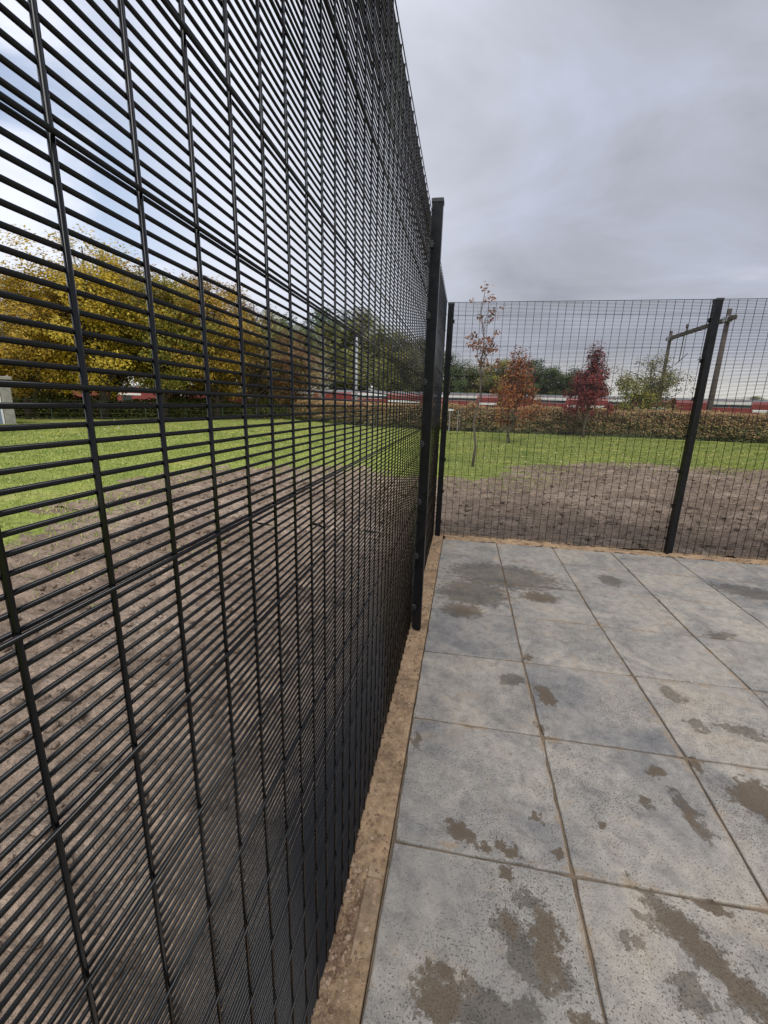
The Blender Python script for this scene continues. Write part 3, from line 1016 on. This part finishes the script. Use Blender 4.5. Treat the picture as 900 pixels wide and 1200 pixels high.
back = [(-33.5, 18.7, 8.6, 'olive', 0), (-30.5, 23.5, 9.6, 'olive', 1), (-27.6, 26.6, 11.6, 'gold', 2), (-25.0, 30.2, 12.0, 'brown', 0), (-22.6, 33.4, 11.4, 'brown', 1), (-19.8, 37.4, 10.0, 'olive', 2)]
BACKL = ['olive tree of the second row, directly behind the grey hut', 'olive tree of the second row, behind the yellow tree right of the hut', 'golden tree of the second row, behind the tallest yellow tree', 'tall brown tree of the second row, behind the green and yellow tree', 'brown tree of the second row, behind the orange-gold tree', 'olive tree of the second row, behind the half-bare brown tree']
for k, (x, y, h, lf, pr) in enumerate(back):
    place_tree('broadleaf_tree', BACKL[k], 'tree', DARK[pr], (x, y, GZ), h / 10, k * 2.1, M[lf], M['bark'], 'second row of trees at the left')

# trees behind the railway
far = [(-24.0, 55, 11.8, 'green', 0, 'dark green tree behind the railway, left of the pale mast'), (-18.3, 55, 12.0, 'green', 1, 'dark green rounded tree right behind the birch'),
       (-14.6, 54, 11.9, 'olive', 2, 'tall olive tree behind the pale mast'), (-10.4, 54.5, 10.4, 'olive', 0, 'olive tree seen through the dense mesh left of the tall post'),
       (-6.6, 55, 8.9, 'olive', 1, 'lower olive tree hidden mostly by the tall left post'),
       (-2.2, 54, 7.3, 'green', 2, 'small dark green tree right beside the corner post'), (1.2, 56, 6.5, 'olive', 0, 'yellowish olive tree behind the train near the sapling'),
       (4.6, 56, 6.6, 'yellow_green', 1, 'yellow-green tree behind the orange oak'), (8.4, 55, 6.7, 'green', 2, 'dark green tree between the orange and the red tree'),
       (11.4, 55, 6.2, 'green', 0, 'dark green tree just left of the red tree'), (14.5, 57, 5.2, 'olive', 1, 'low olive tree behind the red tree')]
for k, (x, y, h, lf, pr, lb) in enumerate(far):
    s = h / 10
    s *= 1.12
    w = max(s, .95)
    place_tree('broadleaf_tree', lb, 'tree', DARK[pr], (x, y, GZ), (w, w, s), k * 1.3 + .5, M[lf], M['bark'], 'trees behind the railway')
lowfar = [(24, 97, 4.4, 'low brown tree on the horizon, far left of the gantry'), (33, 99, 3.6, 'low olive tree on the horizon behind the left gantry pole'),
          (38.0, 95, 3.8, 'low olive tree on the horizon between the gantry poles'), (44.5, 96, 4.4, 'low brown tree on the horizon just behind the right gantry pole'),
          (50.5, 94, 4.0, 'low olive tree on the horizon right of the gantry'), (56.5, 96, 5.0, 'rightmost low tree on the horizon, at the picture edge')]
for k, (x, y, h, lb) in enumerate(lowfar):
    place_tree('broadleaf_tree', lb, 'tree', DARK[k % 3], (x, y, GZ), (1.1, 1.0, h / 10), k * 1.9, M['olive' if k % 3 else 'brown'], M['bark'], 'far-off trees on the horizon')

# pale birch on the left
bt = tree_meshes(8.0, 1.7, 1.2, .13, 70, 26, .12, .5, limbs=55, tw=5)
place_tree('birch_tree', 'pale-trunked birch with bare branches behind the mesh left of the post', 'tree', bt, (-11.6, 30.6, GZ), (1, 1, .86), .3, M['brown'], M['birch'])
# olive tree with loose crown right of the red tree
ot = tree_meshes(5.4, 2.7, .9, .14, 140, 80, .12, .55, limbs=80, tw=5, openness=.35)
place_tree('broadleaf_tree', 'loose green and yellow tree with sky showing through, left of the gantry', 'tree', ot, (12.9, 30.0, GZ), 1.0, 1.0, M['olive'], M['bark'])
yt = tree_meshes(3.6, 1.2, .3, .08, 60, 60, .10, .42, limbs=24, tw=3)
place_tree('broadleaf_tree', 'small yellow-green tree in front of the loose green tree', 'tree', yt, (11.3, 28.0, GZ), (1, 1, 1.05), .4, M['yellow_green'], M['bark'])

# young trees on the lawn
st = tree_meshes(4.75, .60, 2.0, .033, 34, 20, .085, .17, limbs=34, tw=1, openness=.3, squash=.7)
place_tree('young_tree', 'slim sapling with sparse pinkish-brown leaves rising above the far fence', 'tree', st, (.43, 6.78, GZ), 1.0, .8, M['pink_brown'], M['young_bark'])
ok = tree_meshes(4.15, 1.22, .6, .055, 140, 46, .10, .34, 'cone', limbs=60, tw=3, openness=.35)
place_tree('young_tree', 'young orange-brown oak on the lawn beside the sapling', 'tree', ok, (2.2, 15.2, GZ), 1.0, .4, M['orange'], M['young_bark'])
rk = tree_meshes(4.9, 1.30, 1.2, .06, 170, 75, .11, .36, 'cone', limbs=60, tw=3, openness=.35)
place_tree('young_tree', 'young dark red oak in front of the hedge', 'tree', rk, (6.75, 21.0, GZ), 1.0, 1.4, M['red'], M['young_bark'])

# ------------------------------------------------------------------ hedge
HL = [(-16.0, 33.5), (-9.3, 27.3), (-5.5, 24.6), (0.0, 23.2), (8.5, 23.6), (15.9, 23.0), (26, 22.6), (40, 22.6)]


def along(t_):
    t_ = np.clip(t_, 0, .99999)
    P_ = np.array(HL)
    seg = np.linalg.norm(np.diff(P_, axis=0), axis=1)
    cum = np.concatenate([[0], np.cumsum(seg)])
    s = t_ * cum[-1]
    i = np.searchsorted(cum, s, side='right') - 1
    u = (s - cum[i]) / seg[i]
    p = P_[i] + (P_[i + 1] - P_[i]) * u[:, None]
    d = (P_[i + 1] - P_[i]) / seg[i][:, None]
    return p, np.stack([d[:, 1], -d[:, 0]], 1), s      # point, outward normal (towards the viewer)


hedge = empty('hedge', (0, 23.2, GZ))
tag(hedge, 'long clipped brown and green hedge along the back of the lawn', 'hedge')


def hedge_part(name, n, zlo, zhi, mat, size, side):
    t_ = rng.random(n)
    p, nr, s = along(t_)
    z = zlo + (zhi - zlo) * rng.random(n)
    topz = 1.56 + (fbm(s * 1.1, s * 0, 61, 4) - .5) * .45
    z = np.minimum(z / 1.56 * topz, topz + rng.random(n) ** 3 * .22 - .02)
    d = .45 + (fbm(s * 1.4, z * 2.2, 63, 3) - .5) * .42 + rng.normal(size=n) * .05
    back_ = rng.random(n) < side
    d = np.where(back_, (rng.random(n) * 2 - 1) * .45, d)
    z = np.where(back_, topz + rng.normal(size=n) * .06, z)
    C_ = np.stack([p[:, 0] + nr[:, 0] * d, p[:, 1] + nr[:, 1] * d - 23.2, z], 1)
    V, F = leaves(C_, size, upbias=.3, out=np.concatenate([nr, np.full((n, 1), .3)], 1) * 1.2)
    link(name, mesh_np(name, V, F), hedge, mat)


hedge_part('foliage', 60000, .25, 1.58, M['hedge_brown'], .10, .18)
hedge_part('foliage', 24000, .0, .85, M['hedge_green'], .10, 0.0)
hedge_part('foliage', 5000, .7, 1.4, M['hedge_green'], .10, 0.0)
# inner twiggy body
tt = np.linspace(0, 1, 260)
p, nr, s = along(tt)
V = []
for d, z in ((.34, 0), (.36, .8), (.30, 1.42), (-.30, 1.42), (-.34, 0)):
    w = (fbm(s * 1.4, s * 0 + z * 2, 63, 3) - .5) * .35 if d > 0 else 0
    V.append(np.stack([p[:, 0] + nr[:, 0] * (d + w), p[:, 1] + nr[:, 1] * (d + w) - 23.2, np.full(260, z)], 1))
V = np.concatenate(V)
F = np.array([[r * 260 + i, r * 260 + i + 1, (r + 1) * 260 + i + 1, (r + 1) * 260 + i] for r in range(4) for i in range(259)])
link('twigs', mesh_np('twigs', V, F, True), hedge, M['twig'])

# ------------------------------------------------------------------ undergrowth and wire fence at the foot of the left trees
n = 52000
u = rng.random(n)
bx = -36 + u * 24.5
by = 9.5 + u * 25.5
w = rng.random(n) * 4.0
ht_ = .55 + 1.9 * fbm(bx * .35, by * .35, 71, 3) * (0.6 + .4 * np.minimum(w, 1.5))
C_ = np.stack([bx - .72 * (w + .6), by + .69 * (w + .6), GZ + ht_ * rng.random(n)], 1)
V, F = leaves(C_, .17, upbias=.1)
o = link('undergrowth', mesh_np('undergrowth', V, F), None, M['olive'])
tag(o, 'dark undergrowth below the trees on the left', None, kind='stuff')

wf = empty('wire_fence', (-24, 19.0, GZ))
tag(wf, 'low thin wire fence with posts at the foot of the left trees', 'fence')
A0, A1 = np.array((-29.0, 14.8)), np.array((-12.6, 31.6))
ln = np.linalg.norm(A1 - A0)
k = int(ln / 2.4)
pm = MB().tube([(0, 0, -.1), (0, 0, 1.25)], [.028, .028], 6).mesh('post')
pm.materials.append(M['green_wire'])
for i in range(k + 1):
    q = A0 + (A1 - A0) * i / k
    o = link('post', pm, wf)
    o.location = (q[0] + 24, q[1] - 19, 0)
wm = MB().tube([(A0[0] + 24, A0[1] - 19, 0), (A1[0] + 24, A1[1] - 19, 0)], [.011, .011], 4).mesh('wire')
wm.materials.append(M['green_wire'])
for z in (.15, .42, .69, .96, 1.2):
    o = link('wire', wm, wf)
    o.location = (0, 0, z)

# ------------------------------------------------------------------ hut at the far left
hut = empty('service_hut', (-22.45, 13.85, GZ), math.atan2(.61, .79) + math.pi / 2 - .9)
hut.rotation_euler = (0, 0, R(52))
tag(hut, 'grey concrete hut with blue-grey door at the far left edge', 'hut')
MB().box(-3.4, 0, .12, 2.2, 0, 2.2, .02).build('wall', M['concrete'], hut)
MB().box(-3.55, .12, -.05, 2.35, 2.2, 2.36, .02).build('roof', M['concrete'], hut)
MB().box(-.42, -.004, 0, .118, 0, 2.198, .015).build('corner_pier', M['concrete'], hut)
d_ = MB().box(-3.2, -.53, .05, .117, .03, 1.92, .01).build('door', M['blue_panel'], hut)
MB().box(-.53, -.45, .03, .116, .03, 1.97).build('door_frame', M['white_paint'], hut)
MB().box(-.75, -.62, .01, .049, .95, 1.0).build('door_handle', M['steel'], d_)

# ------------------------------------------------------------------ railway: track, train, gantry, mast
mb = MB()
mb.poly([(-200, 38.2, -1.68), (200, 38.2, -1.68), (200, 39.0, -1.46), (-200, 39.0, -1.46), (-200, 43.0, -1.46), (200, 43.0, -1.46), (200, 43.8, -1.68), (-200, 43.8, -1.68)],
        [(0, 1, 2, 3), (3, 2, 5, 4), (4, 5, 6, 7)])
for y in (40.28, 41.72):
    mb.box(-200, 200, y - .035, y + .035, -1.44, -1.30)
o = mb.build('railway_track', M['ballast'])
tag(o, 'railway track in a shallow cutting behind the hedge', None, kind='structure')

train = empty('passenger_train', (0, 41, -1.3))
tag(train, 'long red and white passenger train passing behind the hedge', 'train')
WIN = [(-43.5, -39.5), (-36, -32), (-27.5, -23.5), (-19.5, -15.5), (-11.5, -7.8), (-3.9, 1.2), (6.45, 9.5), (13.2, 15.3), (21.6, 25.1), (29, 33), (37, 41)]
COACH = [(-46, -30), (-29.5, -13.6), (-13.2, 3.2), (3.6, 18.6), (19.0, 35.0), (35.4, 51)]
Y0 = -1.36
for (a, b_) in COACH:
    prof = [(-1.30, .55), (-1.36, .9), (-1.36, 3.62), (-1.25, 3.85), (-.85, 4.05), (.85, 4.05), (1.25, 3.85), (1.36, 3.62), (1.36, .9), (1.30, .55)]
    mb = MB()
    k = len(prof)
    mb.poly([(x, y, z) for x in (a, b_) for y, z in prof], [tuple(range(k - 1, -1, -1)), tuple(range(k, 2 * k))] + [(i, (i + 1) % k, k + (i + 1) % k, k + i) for i in range(k) if not 3 <= i <= 5])
    body = mb.build('coach', M['red_paint'], train)
    mb = MB()
    rp = [(-1.27, 3.853), (-.86, 4.056), (.86, 4.056), (1.27, 3.853)]
    mb.poly([(x, y, z) for x in (a, b_) for y, z in rp], [(0, 4, 5, 1), (1, 5, 6, 2), (2, 6, 7, 3)])
    mb.build('roof', M['roof_grey'], body)
    x = a
    for (w0, w1) in WIN:
        if w1 <= a or w0 >= b_:
            continue
        w0_, w1_ = max(w0, a + .1), min(w1, b_ - .1)
        MB().box(w0_, w1_, Y0 - .012, Y0, 3.56, 3.80, .004).build('cantrail_strip', M['white_paint'], body)
        nw = max(1, int((w1_ - w0_) / 1.3))
        stp = (w1_ - w0_) / nw
        for q in range(nw):
            MB().box(w0_ + q * stp + .05, w0_ + (q + 1) * stp - .05, Y0 - .010, Y0, 3.32, 3.55, .004).build('window', M['glass_dark'], body)
        MB().box(w0_, w1_, Y0 - .011, Y0, 3.28, 3.315).build('window_rail', M['white_paint'], body)
        # lower pale panel beside each window bay
        w2 = min(w1_ + 3.4, b_ - .1)
        if w2 - w1_ > .6:
            MB().box(w1_ + .15, w2, Y0 - .010, Y0, 2.95, 3.16, .004).build('white_panel', M['white_paint'], body)
            MB().box(w1_ + .9, min(w1_ + 2.2, w2), Y0 - .014, Y0, .95, 2.90, .004).build('door', M['glass_dark'], body)
    for bx_ in (a + 2.4, b_ - 2.4):
        mb = MB()
        for wx in (-1.1, 1.1):
            mb.tube([(bx_ + wx, -.86, .45), (bx_ + wx, .86, .45)], [.45, .45], 14)
        mb.box(bx_ - 1.7, bx_ + 1.7, -1.05, 1.05, .40, .62)
        mb.build('bogie', M['rail'], body)

gan = empty('railway_gantry', (20.0, 41, -1.7))
tag(gan, 'tall weathered portal of two poles and a crossbeam behind the hedge', 'gantry')
for (y, h, r0) in ((-5.0, 11.15, .23), (5.0, 11.1, .20)):
    MB().tube([(0, y, 0), (0, y, 4), (0, y, h)], [r0, r0 * .95, r0 * .72], 10).build('pole', M['gantry'], gan, True)
beam = MB().box(-.14, .14, -6.0, 5.7, 10.24, 10.56, .02).build('crossbeam', M['gantry'], gan)
for y in (-4.98, 4.98):
    MB().box(-.24, .24, y - .25, y + .25, 10.2, 10.6, .02).build('bracket', M['steel'], beam)
for y in (-2.2, 2.0):
    mb = MB()
    mb.tube([(0, y, 10.2), (0, y + .1, 7.9)], [.045, .04], 6)
    mb.tube([(0, y + .1, 7.9), (.1, y - 1.1, 8.5)], [.035, .03], 6)
    mb.tube([(0, y + .1, 7.9), (.1, y + 1.0, 7.7)], [.03, .03], 6)
    mb.build('drop_arm', M['gantry'], gan)
for y in (1.7, -3.2):
    MB().tube([(0, y, 10.56), (0, y, 10.85), (0, y, 10.92), (0, y, 11.2)], [.06, .06, .14, .10], 8).build('insulator', M['gantry'], gan)

mast = empty('steel_mast', (-10.4, 37.2, -1.8))
tag(mast, 'pale grey slender mast standing before dark trees left of the tall post', 'mast')
MB().tube([(0, 0, 0), (0, 0, 9.3)], [.16, .10], 10).build('pole', M['steel'], mast, True)
MB().box(-.22, .22, -.22, .22, 1.6, 1.72, .01).build('base_flange', M['steel'], mast)
MB().tube([(0, 0, 8.6), (0, -1.9, 8.9)], [.05, .035], 6).build('bracket_arm', M['steel'], mast)

sg = empty('signboard', (-.56, 21.6, GZ))
tag(sg, 'small white board on a post before the left end of the hedge', 'sign')
MB().tube([(.32, 0, 0), (.32, 0, 1.30)], [.03, .03], 6).build('post', M['steel'], sg)
MB().tube([(-.18, 0, 0), (-.18, 0, 1.2)], [.03, .03], 6).build('post', M['steel'], sg)
MB().box(-.28, .02, -.045, -.031, 1.24, 1.36, .003).build('board', M['white_paint'], sg)

# ------------------------------------------------------------------ grass and fallen leaves
n = 420000
X = rng.uniform(-30, 22, n)
Y = rng.uniform(-3, 24, n)
sdp = soil_depth(X, Y) + (fbm(X * 4, Y * 4, 81, 3) - .5) * .9
k = (sdp < .05 + rng.normal(size=n) * .38) & (Y < 24)
k |= (sdp < 1.6) & (fbm(X * 2.2, Y * 2.2, 83, 3) > .70) & (rng.random(n) < .5)
k &= ((X + 36) / 24.5 * 25.5 + 9.5 + 1.2 > Y) | (X > -12)
ln_ = np.hypot(X - .15, Y + 4.8)
k &= ln_ < 30
X, Y = X[k], Y[k]
dist = np.hypot(X - .15, Y + 4.8)
n = len(X)
h = rng.uniform(.02, .06, n) * (0.8 + dist * .012) * (.6 + .9 * fbm(X * 1.1, Y * 1.1, 85, 3))
wd = .004 + dist * .0010
th = rng.uniform(0, 6.28, n)
lx, ly = rng.normal(size=n) * .02, rng.normal(size=n) * .02
z = np.where(soil_depth(X, Y) > -.9, np.maximum(soil_z(X, Y), GZ), GZ) - .004
V = np.stack([np.stack([X - np.cos(th) * wd, Y - np.sin(th) * wd, z], 1), np.stack([X + np.cos(th) * wd, Y + np.sin(th) * wd, z], 1), np.stack([X + lx, Y + ly, z + h], 1)], 1).reshape(-1, 3)
o = link('grass', mesh_np('grass', V, np.arange(n * 3).reshape(-1, 3)), None, M['grass'])
tag(o, 'short green grass of the lawn', None, kind='stuff')

n = 2600
u = rng.random(n)
bx = -34 + u * 22
by = 11 + u * 22
q = rng.random(n) ** 1.6 * 16
X, Y = bx + .72 * q, by - .69 * q
X = np.concatenate([X, rng.uniform(-2, 10, 260)])
Y = np.concatenate([Y, rng.uniform(8, 21, 260)])
k = soil_depth(X, Y) < 0
X, Y = X[k], Y[k]
C_ = np.stack([X, Y, np.full(len(X), GZ + .045)], 1)
V, F = leaves(C_, .085, upbias=2.0)
o = link('fallen_leaves', mesh_np('fallen_leaves', V, F), None, M['fallen'])
tag(o, 'pale fallen leaves scattered over the lawn', None, kind='stuff')
